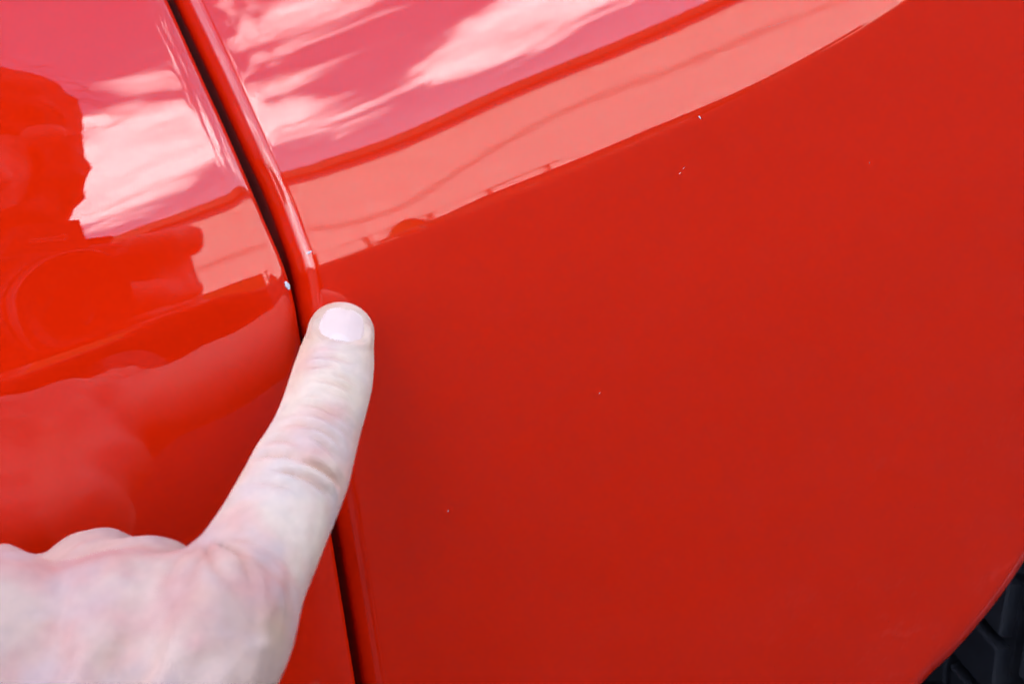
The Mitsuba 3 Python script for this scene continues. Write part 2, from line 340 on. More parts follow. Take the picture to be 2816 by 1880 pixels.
for lane, (y0, y1) in enumerate(((-0.086, -0.045), (-0.032, -0.001), (0.001, 0.032), (0.045, 0.086))):
    for k in range(64):
        th0, th1 = 2 * np.pi * (k + 0.08 + 0.25 * lane) / 64, 2 * np.pi * (k + 0.92 + 0.25 * lane) / 64
        sk = 0.010 * (-1 if lane < 2 else 1)
        pts = []
        for r0, inset in ((0.294, 0), (0.3055, 0.0006), (0.3065, 0.0016)):
            for yy, sg in ((y0 + inset, 0), (y1 - inset, 1)):
                for th in (th0, th1):
                    th_ = th + (sk / 0.3 if sg else 0) + (inset / 0.3 if th == th0 else -inset / 0.3)
                    rr = r0 - (0.006 if lane in (0, 3) and ((sg == 0) == (lane == 0)) else 0)
                    pts.append((rr * math.cos(th_), yy, rr * math.sin(th_)))
        b = trimesh.convex.convex_hull(np.array(pts)); b.apply_transform(wheel_m)
        mid = math.degrees((th0 + th1) / 2) % 360
        if 125 < mid < 190:
            add(numbered(W_ + '__tread_block'), b, 'rubber')
        else:
            rest.append(b)
add(W_ + '__tread', trimesh.util.concatenate(rest), 'rubber', kind='stuff')

# chips and scratches in the paint: bare primer, a tenth of a millimetre proud
def on_side(x, s, lift=0.0):
    x, s = np.asarray(x, float), np.asarray(s, float)
    h = 1e-4
    P0 = np.stack([x, side(x, s), zc(x) + s], -1)
    dx = np.stack([0 * x + h, side(x + h, s) - side(x, s), zc(x + h) - zc(x)], -1)
    ds = np.stack([0 * x, side(x, s + h) - side(x, s), 0 * x + h], -1)
    n = np.cross(dx, ds)
    n /= np.linalg.norm(n, axis=-1, keepdims=True)
    return P0 + n * lift

def chip(parent, x, s, length, width, ang, seed, yoff=0.0):
    r = np.random.default_rng(seed)
    k = 14
    th = np.linspace(0, 2 * np.pi, k, endpoint=False)
    rad = 1 + 0.35 * (r.random(k) - 0.5)
    u, v = length / 2 * np.cos(th) * rad, width / 2 * np.sin(th) * rad
    ca, sa = math.cos(math.radians(ang)), math.sin(math.radians(ang))
    px, ps = x + u * ca - v * sa, s + u * sa + v * ca
    top = on_side(np.r_[x, x + 0.7 * (px - x)], np.r_[s, s + 0.7 * (ps - s)], 0.00011)
    low = on_side(px, ps, -0.00008)
    V = np.vstack([top, low]) + [0, yoff, 0]
    F = []
    for i in range(k):
        j = (i + 1) % k
        F += [(0, 1 + i, 1 + j), (1 + i, 1 + k + i, 1 + k + j), (1 + i, 1 + k + j, 1 + j)]
    m = trimesh.Trimesh(V, F, process=False)
    add(numbered(CAR + '__' + parent + '__paint_chip'), m, 'primer', True)

chip('door', 0.05235, -0.0022, 0.0024, 0.0011, 100, 1, 0.0007)
chip('front_fender', 0.0605, 0.0040, 0.0018, 0.0007, 10, 2, 0.0001)
chip('front_fender', 0.1793, -0.0010, 0.00145, 0.0005, 110, 3)
chip('front_fender', 0.1692, -0.0135, 0.0008, 0.00022, 20, 4)
chip('front_fender', 0.1707, -0.0126, 0.0010, 0.00008, 25, 5)
chip('front_fender', 0.0760, -0.0798, 0.0008, 0.0002, 65, 6)
chip('front_fender', 0.2345, -0.0397, 0.0007, 0.0001, 90, 7)
chip('front_fender', 0.1764, 0.0230, 0.0004, 0.00025, 0, 8)
chip('front_fender', 0.2120, 0.0130, 0.0120, 0.00005, -8, 9)
chip('front_fender', 0.1990, 0.0115, 0.0003, 0.0002, 40, 10)
chip('front_fender', 0.1290, -0.0650, 0.0007, 0.00018, 10, 12)
chip('front_fender', 0.0590, -0.0030, 0.0016, 0.0002, 0, 14, 0.002)

# --- PERSON
# ------------------------------------------------------------------ the person: hand pointing at the gap, camera in the other hand
def unit(v):
    v = np.asarray(v, float)
    return v / np.linalg.norm(v)

def smin(a, b, k):
    h = np.clip(0.5 + 0.5 * (b - a) / k, 0, 1)
    return b + (a - b) * h - k * h * (1 - h)

def cone(p, a, b, ra, rb):
    """Distance to a round cone between two joints."""
    a, b = np.asarray(a, float), np.asarray(b, float)
    ab = b - a
    t = np.clip(((p - a) @ ab) / (ab @ ab), 0, 1)
    d = p - a - t[:, None] * ab
    return np.sqrt(np.einsum('ij,ij->i', d, d)) - (ra + (rb - ra) * t)

def ellipsoid(p, c, axes, r):
    q = (p - c) @ np.asarray(axes).T
    k0 = np.linalg.norm(q / r, axis=1)
    k1 = np.linalg.norm(q / np.square(r), axis=1)
    return k0 * (k0 - 1) / np.maximum(k1, 1e-9)

def surface(sdf, lo, hi, h, coarse=5):
    """Surface nets of sdf = 0 on a grid of step h, evaluated only near the surface, then pulled onto it."""
    lo, hi = np.array(lo, float), np.array(hi, float)
    nb = np.ceil((hi - lo) / (h * coarse)).astype(int)
    ax = [lo[k] + h * coarse * (np.arange(nb[k]) + 0.5) for k in range(3)]
    cc = np.stack(np.meshgrid(*ax, indexing='ij'), -1).reshape(-1, 3)
    dc = np.concatenate([sdf(q) for q in np.array_split(cc, max(1, len(cc) // 200000))])
    near = np.abs(dc) < h * coarse * 1.35
    F = np.repeat(np.repeat(np.repeat(dc.reshape(nb), coarse, 0), coarse, 1), coarse, 2).astype(np.float32)
    idx = np.stack(np.unravel_index(np.nonzero(near)[0], nb), -1) * coarse
    off = np.stack(np.meshgrid(*[np.arange(coarse)] * 3, indexing='ij'), -1).reshape(-1, 3)
    ii = (idx[:, None] + off[None]).reshape(-1, 3)
    pts = lo + (ii + 0.5) * h
    F[ii[:, 0], ii[:, 1], ii[:, 2]] = np.concatenate([sdf(q) for q in np.array_split(pts, max(1, len(pts) // 200000))])
    S = F < 0
    shape = np.array(F.shape)
    cell = np.full(shape - 1, -1, np.int64)
    acc, cnt = {}, {}
    mixed = np.zeros(shape - 1, bool)
    corners = [(i, j, k) for i in (0, 1) for j in (0, 1) for k in (0, 1)]
    sl = lambda c: tuple(slice(c[a], shape[a] - 1 + c[a]) for a in range(3))
    s0 = S[sl((0, 0, 0))]
    for c in corners[1:]:
        mixed |= S[sl(c)] != s0
    ci = np.stack(np.nonzero(mixed), -1)
    cell[mixed] = np.arange(len(ci))
    V, n = np.zeros((len(ci), 3)), np.zeros(len(ci))
    for c in corners:
        for a in range(3):
            if c[a] == 0:
                d = list(c); d[a] = 1
                f0 = F[tuple((ci + c).T)].astype(float); f1 = F[tuple((ci + d).T)].astype(float)
                x = (f0 < 0) != (f1 < 0)
                t = np.where(x, f0 / np.where(x, f0 - f1, 1), 0)
                q = np.tile(np.array(c, float), (len(ci), 1)); q[:, a] = t
                V += np.where(x[:, None], q, 0); n += x
    V = lo + (ci + V / np.maximum(n, 1)[:, None] + 0.5) * h
    Q = []
    for a in range(3):
        b, c = (a + 1) % 3, (a + 2) % 3
        s1 = [slice(None)] * 3; s2 = [slice(None)] * 3
        s1[a], s2[a] = slice(0, -1), slice(1, None)
        for k in (b, c):
            s1[k] = s2[k] = slice(1, -1)
        A, Bb = S[tuple(s1)], S[tuple(s2)]
        e = np.stack(np.nonzero(A != Bb), -1)
        inside = A[tuple(e.T)]
        e[:, b] += 1; e[:, c] += 1
        def at(db, dc_):
            q = e.copy(); q[:, b] -= db; q[:, c] -= dc_
            return cell[tuple(q.T)]
        quad = np.stack([at(1, 1), at(0, 1), at(0, 0), at(1, 0)], -1)
        quad[~inside] = quad[~inside][:, ::-1]
        Q.append(quad)
    Q = np.vstack(Q)
    Q = Q[(Q >= 0).all(1)]
    for _ in range(2):
        V = newton(sdf, V, h)
    return V, Q

def normal(sdf, V, e):
    g = np.stack([sdf(V + np.eye(3)[k] * e) - sdf(V - np.eye(3)[k] * e) for k in range(3)], -1) / (2 * e)
    return g / np.maximum(np.linalg.norm(g, axis=1, keepdims=True), 1e-9)

def newton(sdf, V, h):
    g = normal(sdf, V, h * 0.5)
    return V - np.clip(sdf(V), -h, h)[:, None] * g

def cf(x, y, z):
    """A point given from the camera: to its right, above it, in front of it."""
    return CAM + RIGHT * x + UP * y + FWD * z

# --- left hand: joints in metres
tip, dip, pip, mcp = (np.array(v) for v in ((0.0601, -0.0079, 0.6860), (0.0495, -0.0252, 0.6774), (0.0330, -0.0444, 0.6665), (0.0035, -0.0771, 0.6536)))
mid_mcp, mid_pip = np.array((-0.0145, -0.0679, 0.6630)), np.array((-0.0166, -0.0186, 0.6519))
ring_mcp, ring_pip = np.array((-0.0357, -0.0661, 0.6668)), np.array((-0.0398, -0.0164, 0.6573))
lit_mcp, lit_pip = np.array((-0.0546, -0.0636, 0.6669)), np.array((-0.0625, -0.0201, 0.6595))
web_pad = np.array((-0.0012, -0.0375, 0.6546))
wri, wrl = np.array((-0.0420, -0.1390, 0.6290)), np.array((-0.0690, -0.1290, 0.6400))
elbow = np.array((-0.185, -0.350, 0.530))
mid_mcp, ring_mcp, lit_mcp = mid_mcp - [0, 0, 0.004], ring_mcp + [0, 0, 0.000], lit_mcp + [0, 0, 0.000]
hand_axis = unit((mcp + ring_mcp) / 2 - (wri + wrl) / 2)
lat = unit(mcp - ring_mcp)
dors = unit(np.cross(hand_axis, lat))
if dors @ (CAM - mcp) < 0:
    dors = -dors
palm = -dors
def curl(m, p_, lengths, bend):
    """The two outer bones of a curled finger."""
    f = unit(p_ - m)
    q = unit(palm - (palm @ f) * f)
    a1 = math.radians(bend[0]); d1 = math.cos(a1) * f + math.sin(a1) * q
    a2 = math.radians(bend[0] + bend[1]); d2 = math.cos(a2) * f + math.sin(a2) * q
    j = p_ + d1 * lengths[0]
    return j, j + d2 * lengths[1]
mid_dip, mid_tip = curl(mid_mcp, mid_pip, (0.026, 0.016), (100, 65))
ring_dip, ring_tip = curl(ring_mcp, ring_pip, (0.025, 0.016), (100, 65))
lit_dip, lit_tip = curl(lit_mcp, lit_pip, (0.019, 0.014), (100, 65))
th_cmc = wri + palm * 0.014 + lat * 0.004 + hand_axis * 0.012
th_mcp = mcp + palm * 0.030 - hand_axis * 0.022 - lat * 0.004
th_ip = mid_mcp + palm * 0.036 + hand_axis * 0.004
th_tip = ring_mcp + palm * 0.038 + hand_axis * 0.012 + lat * 0.004

# distal frame of the index finger, for the nail
fa = unit(tip - dip)
fd = unit((CAM - tip) - ((CAM - tip) @ fa) * fa)
fb = np.cross(fa, fd)
if fb @ RIGHT < 0:
    fb = -fb
# the index finger: one smooth axis from the tip to the knuckle, its radius along it
_k = np.array([tip, dip, pip, mcp])
_kl = np.concatenate([[0], np.cumsum(np.linalg.norm(np.diff(_k, axis=0), axis=1))])
_spl = CubicSpline(_kl, _k, bc_type='natural')
FL = np.linspace(0, _kl[-1], 27)
FP = _spl(FL)
FT = _spl(FL, 1); FT /= np.linalg.norm(FT, axis=1, keepdims=True)
Ld, Lp, Lm = _kl[1], _kl[2], _kl[3]
FR = PchipInterpolator(np.array([0, 4.5, 11, 18.8, 25, 33, 40, 45.7, 54, 63, 76, 90.5]) / 1000, np.array([8.2, 8.9, 9.65, 10.1, 10.1, 10.3, 11.0, 11.7, 12.0, 12.2, 13.0, 13.4]) / 1000)
FLAT = 0.90
def finger_param(p):
    """Along the finger axis: length from the tip, sideways and dorsal offset, and the distance to its surface."""
    best = np.full(len(p), 1e9); L = np.zeros(len(p)); B = np.zeros(len(p)); Dd = np.zeros(len(p))
    for k in range(len(FP) - 1):
        ab = FP[k + 1] - FP[k]
        t = ((p - FP[k]) @ ab) / (ab @ ab)
        t = np.clip(t, 0, 1)
        r = p - FP[k] - t[:, None] * ab
        d2 = np.einsum('ij,ij->i', r, r)
        u = d2 < best
        if not u.any():
            continue
        tg = FT[k] + t[u, None] * (FT[k + 1] - FT[k])
        dd = fd - (tg @ fd)[:, None] * tg
        dd /= np.linalg.norm(dd, axis=1, keepdims=True)
        bb = -np.cross(dd, -tg) if False else np.cross(-tg, dd)
        best[u] = d2[u]; L[u] = FL[k] + t[u] * (FL[k + 1] - FL[k])
        B[u] = np.einsum('ij,ij->i', r[u], bb); Dd[u] = np.einsum('ij,ij->i', r[u], dd)
    extra = np.maximum(best - B**2 - Dd**2, 0)
    return L, B, Dd, np.sqrt(B**2 + (Dd / FLAT)**2 + extra) - FR(L)
if np.cross(-FT[0], fd) @ fb < 0:
    raise ValueError('finger frame')
NAIL_W, NAIL_L, NAIL_0 = 0.0059, 0.0074, -0.0052
def nail_point(u, w, lift=0.0):
    u, w = np.asarray(u, float), np.asarray(w, float)
    hgt = 0.00800 - u**2 / (2 * 0.0092) - 0.080 * w - np.clip(w + 0.001, 0, None)**2 / (2 * 0.016) + lift
    return tip + fb * u[..., None] + fa * w[..., None] + fd * hgt[..., None]
ang = np.linspace(np.radians(-205), np.radians(25), 30)
fold_u, fold_w = (NAIL_W + 0.0007) * np.cos(ang), NAIL_0 - 0.0002 + (NAIL_L + 0.0006) * np.sin(ang)
fold = nail_point(fold_u, fold_w, -0.0010)

def hand_sdf(p):
    d = np.minimum(np.minimum(cone(p, tip, dip, 0.009, 0.010), cone(p, dip, pip, 0.010, 0.012)), cone(p, pip, mcp, 0.012, 0.0135))
    c_ = d < 0.012
    if c_.any():
        d[c_] = finger_param(p[c_])[3]
    d = smin(d, ellipsoid(p, tip + fa * 0.0000 + fd * 0.0002, (fa, fb, fd), np.array((0.0083, 0.0082, 0.0074))), 0.0015)
    for k in range(len(fold) - 1):
        d = smin(d, cone(p, fold[k], fold[k + 1], 0.0009, 0.0009), 0.0012)
    back = np.full(len(p), 1.0)
    for a, b, ra, rb in ((mcp, wri, 0.0125, 0.016), (mid_mcp, wri * 0.6 + wrl * 0.4, 0.0125, 0.017), (ring_mcp, wri * 0.3 + wrl * 0.7, 0.012, 0.017), (lit_mcp, wrl, 0.011, 0.015)):
        back = smin(back, cone(p, a + palm * 0.004, b, ra, rb), 0.008)
    for q, r in ((mcp, 0.0115), (mid_mcp, 0.0122), (ring_mcp, 0.0112), (lit_mcp, 0.010)):          # knuckles
        back = smin(back, np.linalg.norm(p - (q + dors * 0.0036 + hand_axis * 0.001), axis=1) - r, 0.007)
    for q, b in ((mcp, wri * 0.65 + wrl * 0.35), (mid_mcp, wri * 0.55 + wrl * 0.45), (ring_mcp, wri * 0.45 + wrl * 0.55), (lit_mcp, wri * 0.35 + wrl * 0.65)):   # tendons
        back = smin(back, cone(p, q + dors * 0.0098, b + dors * 0.0140, 0.0024, 0.0020), 0.0045)
    back = smin(back, cone(p, web_pad, (mcp + mid_mcp) / 2 + palm * 0.006, 0.0078, 0.011), 0.006)
    curled = np.full(len(p), 1.0)
    for m_, p_, j, t, r in ((mid_mcp, mid_pip, mid_dip, mid_tip, 1.0), (ring_mcp, ring_pip, ring_dip, ring_tip, 0.95), (lit_mcp, lit_pip, lit_dip, lit_tip, 0.85)):
        f = np.minimum(cone(p, m_, p_, 0.0130 * r, 0.0122 * r), 1)
        f = smin(f, cone(p, p_, j, 0.0120 * r, 0.0098 * r), 0.004)
        f = smin(f, cone(p, j, t, 0.0098 * r, 0.0080 * r), 0.003)
        curled = smin(curled, f, 0.0075)
    th = smin(cone(p, th_cmc, th_mcp, 0.0155, 0.0125), cone(p, th_mcp, th_ip, 0.0118, 0.0108), 0.005)
    th = smin(th, cone(p, th_ip, th_tip, 0.0108, 0.0085), 0.004)
    d = smin(d, smin(back, curled, 0.012), 0.010)
    d = smin(d, th, 0.007)
    arm = smin(cone(p, wri, elbow, 0.021, 0.040), cone(p, wrl, elbow, 0.019, 0.040), 0.02)
    return smin(d, arm, 0.018)

V, Q = surface(hand_sdf, (-0.115, -0.185, 0.560), (0.078, 0.012, 0.712), 0.00085)
# wrinkles over the joints, folds at the web, fine skin relief
rw = np.random.default_rng(11)
nrm = normal(hand_sdf, V, 0.0006)
L_, W2, top_, fdist = finger_param(V)
top_ = top_ / np.maximum(np.hypot(top_, W2), 1e-6)
on_finger = np.clip(1 - np.abs(fdist) / 0.004, 0, 1) * np.clip((top_ + 0.10) / 0.4, 0, 1)
disp, red = np.zeros(len(V)), np.zeros(len(V))
def crease(l0, w0, w1, amp, width, slope=0.0, bow=0.0, ridge=0.45):
    global disp, red
    wc = (w0 + w1) / 2
    dl = L_ - (l0 + slope * (W2 - wc) + bow * (W2 - wc)**2)
    ends = np.clip((W2 - w0) / 0.003, 0, 1) * np.clip((w1 - W2) / 0.003, 0, 1)
    g = np.exp(-(dl / width)**2)
    r_ = np.exp(-((dl - 2.3 * width) / (1.6 * width))**2) + np.exp(-((dl + 2.3 * width) / (1.6 * width))**2)
    disp -= 1.35 * amp * (g - ridge * r_) * ends * on_finger
    red += (amp / 0.0006) * g * ends * on_finger
# over the middle joint (length along the finger, then from side to side)
for l0, w0, w1, amp, wd, sl, bow in ((0.0015, -0.0105, 0.0005, 0.00080, 0.00085, -0.06, 0), (0.0010, -0.0005, 0.0115, 0.00095, 0.00095, -0.06, 0), (0.0058, -0.004, 0.0105, 0.00075, 0.00085, -0.05, 0),
                                      (-0.0035, -0.0100, -0.001, 0.00055, 0.0008, 0.10, 0), (-0.0056, -0.001, 0.0090, 0.00060, 0.0008, 0.22, -16), (-0.0095, -0.006, 0.0090, 0.00062, 0.0009, 0.10, 20),
                                      (-0.0128, -0.003, 0.0095, 0.00036, 0.0007, 0.08, 10), (-0.0160, -0.006, 0.004, 0.00030, 0.0007, 0.05, 0), (0.0105, -0.009, 0.003, 0.00036, 0.0010, 0, 0)):
    crease(Lp + l0, w0, w1, amp, wd, sl, bow)
for k in range(26):
    l0 = rw.uniform(-0.020, 0.013); w0 = rw.uniform(-0.0105, 0.003)
    crease(Lp + l0, w0, w0 + rw.uniform(0.005, 0.010), rw.uniform(0.00012, 0.00028), rw.uniform(0.0005, 0.0008), rw.uniform(-0.12, 0.18), rw.uniform(-10, 10))
# over the end joint
for l0, w0, w1, amp, wd in ((-0.0040, -0.007, 0.005, 0.00036, 0.0007), (-0.0010, -0.0075, 0.0015, 0.00040, 0.0007), (0.0010, -0.001, 0.007, 0.00045, 0.0007), (0.0036, -0.006, 0.007, 0.00036, 0.0007), (0.0064, -0.003, 0.007, 0.00030, 0.0007)):
    crease(Ld + l0, w0, w1, amp, wd, rw.uniform(-0.1, 0.1), rw.uniform(-10, 10))
for k in range(16):
    l0 = rw.uniform(-0.007, 0.012); w0 = rw.uniform(-0.008, 0.002)
    crease(Ld + l0, w0, w0 + rw.uniform(0.003, 0.008), rw.uniform(0.00008, 0.0002), rw.uniform(0.0004, 0.0006), rw.uniform(-0.2, 0.2), rw.uniform(-12, 12))
# folds fanning out from the web between the first two fingers over the back of the hand
web = (mcp + mid_mcp) / 2 + unit(pip - mcp) * 0.020 + dors * 0.006
hx, hl = (V - web) @ unit(web - mcp + dors * 0.002), (V - web) @ lat
back_mask = np.clip((nrm @ dors) / 0.4, 0, 1) * (1 - 0.9 * np.clip(1 - fdist / 0.004, 0, 1) * np.clip((Lm - 0.012 - L_) / 0.010, 0, 1))
rad, ang2 = np.hypot((V - web) @ (-hand_axis), hl), np.degrees(np.arctan2(hl, (V - web) @ (-hand_axis)))
for a0, amp in ((8, 0.0004), (22, 0.00055), (38, 0.0006), (54, 0.0005), (-10, 0.0003), (68, 0.0004)):
    fanf = np.exp(-((ang2 - a0 - 8 * np.sin(rad * 160 + a0)) / 5.0)**2) * np.clip((rad - 0.002) / 0.004, 0, 1) * np.clip((0.030 - rad) / 0.014, 0, 1) * back_mask
    disp -= 1.6 * amp * fanf; red += amp / 0.0007 * fanf
lump = meshkit.fbm(V * 75.0, 3, 4) - 0.5
disp += back_mask * 0.0032 * lump + 0.00050 * (meshkit.fbm(V * 260.0, 3, 8) - 0.5) * (0.3 + 0.7 * back_mask)
fine = meshkit.noise(V * np.array([900, 900, 900.0]), 3) - 0.5
disp += 0.00006 * fine
fdist_nail = np.full(len(V), 1.0)
near_tip = L_ < 0.022
for k in range(len(fold) - 1):
    fdist_nail[near_tip] = np.minimum(fdist_nail[near_tip], np.abs(cone(V[near_tip], fold[k], fold[k + 1], 0.0, 0.0)))
red += 0.9 * np.exp(-(fdist_nail / 0.0012)**2)
V2 = V + nrm * disp[:, None]
def skin_tone(v, red=0.0):
    """Blotched pale skin: pink, bluish and yellowish patches, redder in the creases."""
    a_, b_, c_ = meshkit.fbm(v * 62, 4, 41)[:, None], meshkit.fbm(v * 110, 3, 42)[:, None], meshkit.fbm(v * 55 + 5, 3, 43)[:, None]
    st = lambda lo, hi, x: np.clip((x - lo) / (hi - lo), 0, 1)
    col = np.array([0.625, 0.478, 0.405]) + 0 * a_
    col = col + (np.array([0.575, 0.325, 0.295]) - col) * st(0.40, 0.64, a_)
    col = col + (np.array([0.535, 0.425, 0.415]) - col) * st(0.48, 0.72, b_) * 0.75
    col = col + (np.array([0.575, 0.43, 0.29]) - col) * st(0.52, 0.76, c_) * 0.65
    r_ = np.clip(red, 0, 1.4)
    r_ = np.broadcast_to(r_, len(v))[:, None] * 0.42
    col = col * (1 - r_) + np.array([0.50, 0.27, 0.20]) * r_
    return col * 0.76 * (0.86 + 0.16 * meshkit.fbm(v * 420, 2, 44)[:, None] + 0.07 * meshkit.noise(v * 1300, 45)[:, None])
hand_mesh = (V2, Q)

# --- the rest of the body, coarse: it is only seen mirrored in the paint
Hc = cf(-0.036, 0.142, -0.240)
hu = unit(0.75 * UP + 0.25 * np.array([0, 0, 1.0])); hf = unit(FWD - (FWD @ hu) * hu); hr = np.cross(hf, hu)
HA = (hr, hf, hu)
def hp(x, y, z):
    return Hc + hr * x + hf * y + hu * z
neck0 = hp(0, -0.03, -0.10)
chest = np.array([-0.14, -0.72, 0.58])
neck1 = chest + np.array([0.01, 0.06, 0.09])
pelvis = np.array([-0.13, -0.90, 0.27])
ls, rs = chest + np.array([-0.17, 0.05, 0.02]), chest + np.array([0.18, 0.04, 0.03])
gr = cf(0.072, -0.012, -0.075)
rwrist = cf(0.115, -0.050, -0.105)
relbow = np.array([0.12, -0.64, 0.50])
knees = (np.array([-0.27, -0.19, 0.47]), np.array([0.05, -0.50, 0.40]))
ankles = (np.array([-0.30, -0.46, 0.09]), np.array([0.06, -0.66, 0.09]))
def head_sdf(p):
    d = ellipsoid(p, hp(0, -0.012, 0.028), HA, np.array((0.074, 0.095, 0.092)))
    d = smin(d, ellipsoid(p, hp(0, 0.022, -0.045), HA, np.array((0.058, 0.070, 0.078))), 0.03)
    d = smin(d, cone(p, hp(0, 0.082, 0.004), hp(0, 0.108, -0.032), 0.009, 0.014), 0.010)
    d = smin(d, cone(p, hp(-0.05, 0.072, 0.020), hp(0.05, 0.072, 0.020), 0.010, 0.010), 0.018)
    d = smin(d, cone(p, hp(-0.018, 0.083, -0.062), hp(0.018, 0.083, -0.062), 0.009, 0.009), 0.008)
    d = smin(d, ellipsoid(p, hp(0, 0.068, -0.100), HA, np.array((0.025, 0.02, 0.018))), 0.02)
    for sx in (-1, 1):
        d = smin(d, ellipsoid(p, hp(sx * 0.078, -0.012, -0.012), HA, np.array((0.008, 0.018, 0.032))), 0.006)
    return smin(d, cone(p, neck0, neck1, 0.055, 0.062), 0.03)
def rhand_sdf(p):
    d = np.full(len(p), 1.0)
    for k in range(4):
        base = cf(0.086 - 0.002 * k, 0.030 - 0.020 * k, -0.075)
        pipj = cf(0.084 - 0.004 * k, 0.026 - 0.020 * k, -0.035)
        if k == 0:
            base, pipj = cf(0.082, 0.036, -0.070), cf(0.083, 0.038, -0.040)
            j, t = cf(0.064, 0.037, -0.030), cf(0.046, 0.036, -0.032)
        else:
            j, t = cf(0.062 - 0.003 * k, 0.024 - 0.020 * k, -0.026), cf(0.045, 0.023 - 0.020 * k, -0.034)
        f = smin(cone(p, base, pipj, 0.0105, 0.0098), cone(p, pipj, j, 0.0098, 0.0088), 0.004)
        f = smin(f, cone(p, j, t, 0.0088, 0.0075), 0.003)
        d = smin(d, f, 0.003)
        d = smin(d, cone(p, base, rwrist, 0.012, 0.020), 0.010)
    d = smin(d, cone(p, cf(0.09, 0.0, -0.115), cf(0.055, 0.012, -0.125), 0.012, 0.010), 0.006)
    return smin(d, cone(p, rwrist, rwrist + 0.3 * (relbow - rwrist), 0.024, 0.030), 0.012)
def body_sdf(p):
    d = cone(p, pelvis, chest, 0.125, 0.125)
    d = smin(d, cone(p, ls, rs, 0.055, 0.055), 0.06)
    for s_, e_, w_ in ((ls, elbow, (wri + wrl) / 2 + unit(elbow - wri) * 0.03), (rs, relbow, rwrist)):
        d = smin(d, cone(p, s_, e_, 0.050, 0.040), 0.03)
        d = smin(d, cone(p, e_, w_, 0.040, 0.027), 0.02)
    for k, a in zip(knees, ankles):
        hip = pelvis + np.array([0.09 if k[0] > -0.1 else -0.09, 0, 0])
        d = smin(d, cone(p, hip, k, 0.085, 0.060), 0.04)
        d = smin(d, cone(p, k, a, 0.058, 0.042), 0.02)
        d = smin(d, cone(p, a + np.array([0, -0.03, -0.045]), a + np.array([0, 0.15, -0.055]), 0.040, 0.030), 0.02)
    return smin(d, cone(p, chest, neck1, 0.08, 0.062), 0.03)
parts = [hand_mesh, surface(head_sdf, Hc - 0.27, Hc + 0.2, 0.005), surface(rhand_sdf, gr - 0.11, gr + np.array([0.15, 0.11, 0.11]), 0.003),
         surface(body_sdf, (-0.55, -1.25, -0.02), (0.42, -0.12, 0.86), 0.012)]
off_, vv, qq = 0, [], []
for v_, q_ in parts:
    vv.append(v_); qq.append(q_ + off_); off_ += len(v_)
MAN = 'person'
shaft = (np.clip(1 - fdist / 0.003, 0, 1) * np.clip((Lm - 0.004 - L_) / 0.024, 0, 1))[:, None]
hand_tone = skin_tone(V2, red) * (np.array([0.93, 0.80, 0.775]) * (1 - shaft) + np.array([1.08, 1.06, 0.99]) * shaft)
tone = np.vstack([hand_tone] + [skin_tone(v_) for v_, _ in parts[1:]])
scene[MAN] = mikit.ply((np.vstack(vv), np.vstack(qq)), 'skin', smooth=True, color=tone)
labels[MAN] = {'label': 'bare pale hand of a person pointing at the dark gap in the red car', 'category': 'person'}

# nail of the pointing finger
nu, nv = 41, 41
uu, ww = np.meshgrid(np.linspace(-1, 1, nu), np.linspace(-1, 1, nv), indexing='ij')
def disc(a, b):                      # square to rounded nail outline
    return a * np.sqrt(np.maximum(1 - 0.42 * b**2, 0)), b * np.sqrt(np.maximum(1 - (0.42 if False else 0.36) * a**2, 0))
du_, dw_ = disc(uu, ww)
rim = np.maximum(np.abs(uu), np.abs(ww))
lift = 0.00015 - 0.0005 * np.clip((rim - 0.86) / 0.14, 0, 1)**2 + 0.000012 * np.sin(uu * 31)
P = nail_point(du_ * NAIL_W, NAIL_0 + dw_ * NAIL_L, lift)
bed, moon, free = np.array([0.54, 0.405, 0.360]), np.array([0.55, 0.44, 0.40]), np.array([0.54, 0.47, 0.43])
moonf = np.clip(1 - ((uu / 0.62)**2 + ((ww + 1.05) / 0.55)**2), 0, 1)[..., None]
freef = np.clip((ww - 0.80 + 0.10 * uu**2) / 0.12, 0, 1)[..., None]
ncol = bed * (1 + 0.10 * (meshkit.fbm(P * 260, 3, 5) - 0.5))[..., None]
ncol = ncol + (moon - ncol) * np.clip(moonf * 2.5, 0, 1)
ncol = ncol + (free - ncol) * freef
scene[MAN + '__fingernail'] = mikit.ply((P.reshape(-1, 3), grid_faces(nu, nv)), 'nail', smooth=True, color=ncol.reshape(-1, 3))
labels[MAN + '__fingernail'] = {'label': 'pale fingernail of the pointing finger'}

def clothes(key, sdf, lo, hi, h, bsdf):
    v_, q_ = surface(sdf, lo, hi, h)
    n_ = normal(sdf, v_, h)
    v_ = v_ + n_ * (0.010 * (meshkit.fbm(v_ * 14, 3, 2) - 0.5))[:, None]
    add(MAN + '__' + key, (v_, q_), bsdf, True)
def jacket(p):
    d = cone(p, pelvis + np.array([0, 0.02, 0.04]), chest, 0.150, 0.150)
    d = smin(d, cone(p, ls, rs, 0.072, 0.072), 0.06)
    cuff = (wri + wrl) / 2 + unit(elbow - wri) * 0.045
    d = smin(d, cone(p, ls, elbow, 0.074, 0.064), 0.03)
    d = smin(d, cone(p, elbow, cuff, 0.064, 0.047), 0.02)
    d = smin(d, cone(p, rs, relbow, 0.066, 0.056), 0.03)
    d = smin(d, cone(p, relbow, rwrist + 0.12 * (relbow - rwrist), 0.056, 0.040), 0.02)
    d = smin(d, cone(p, chest, neck1, 0.10, 0.066), 0.03)
    cut = -((p - cuff) @ unit(elbow - wri))             # open cuff
    return np.maximum(d, np.minimum(cut, 0.2))
clothes('jacket', lambda p: jacket(p), (-0.6, -1.25, 0.1), (0.45, -0.10, 0.9), 0.010, 'jacket_cloth')
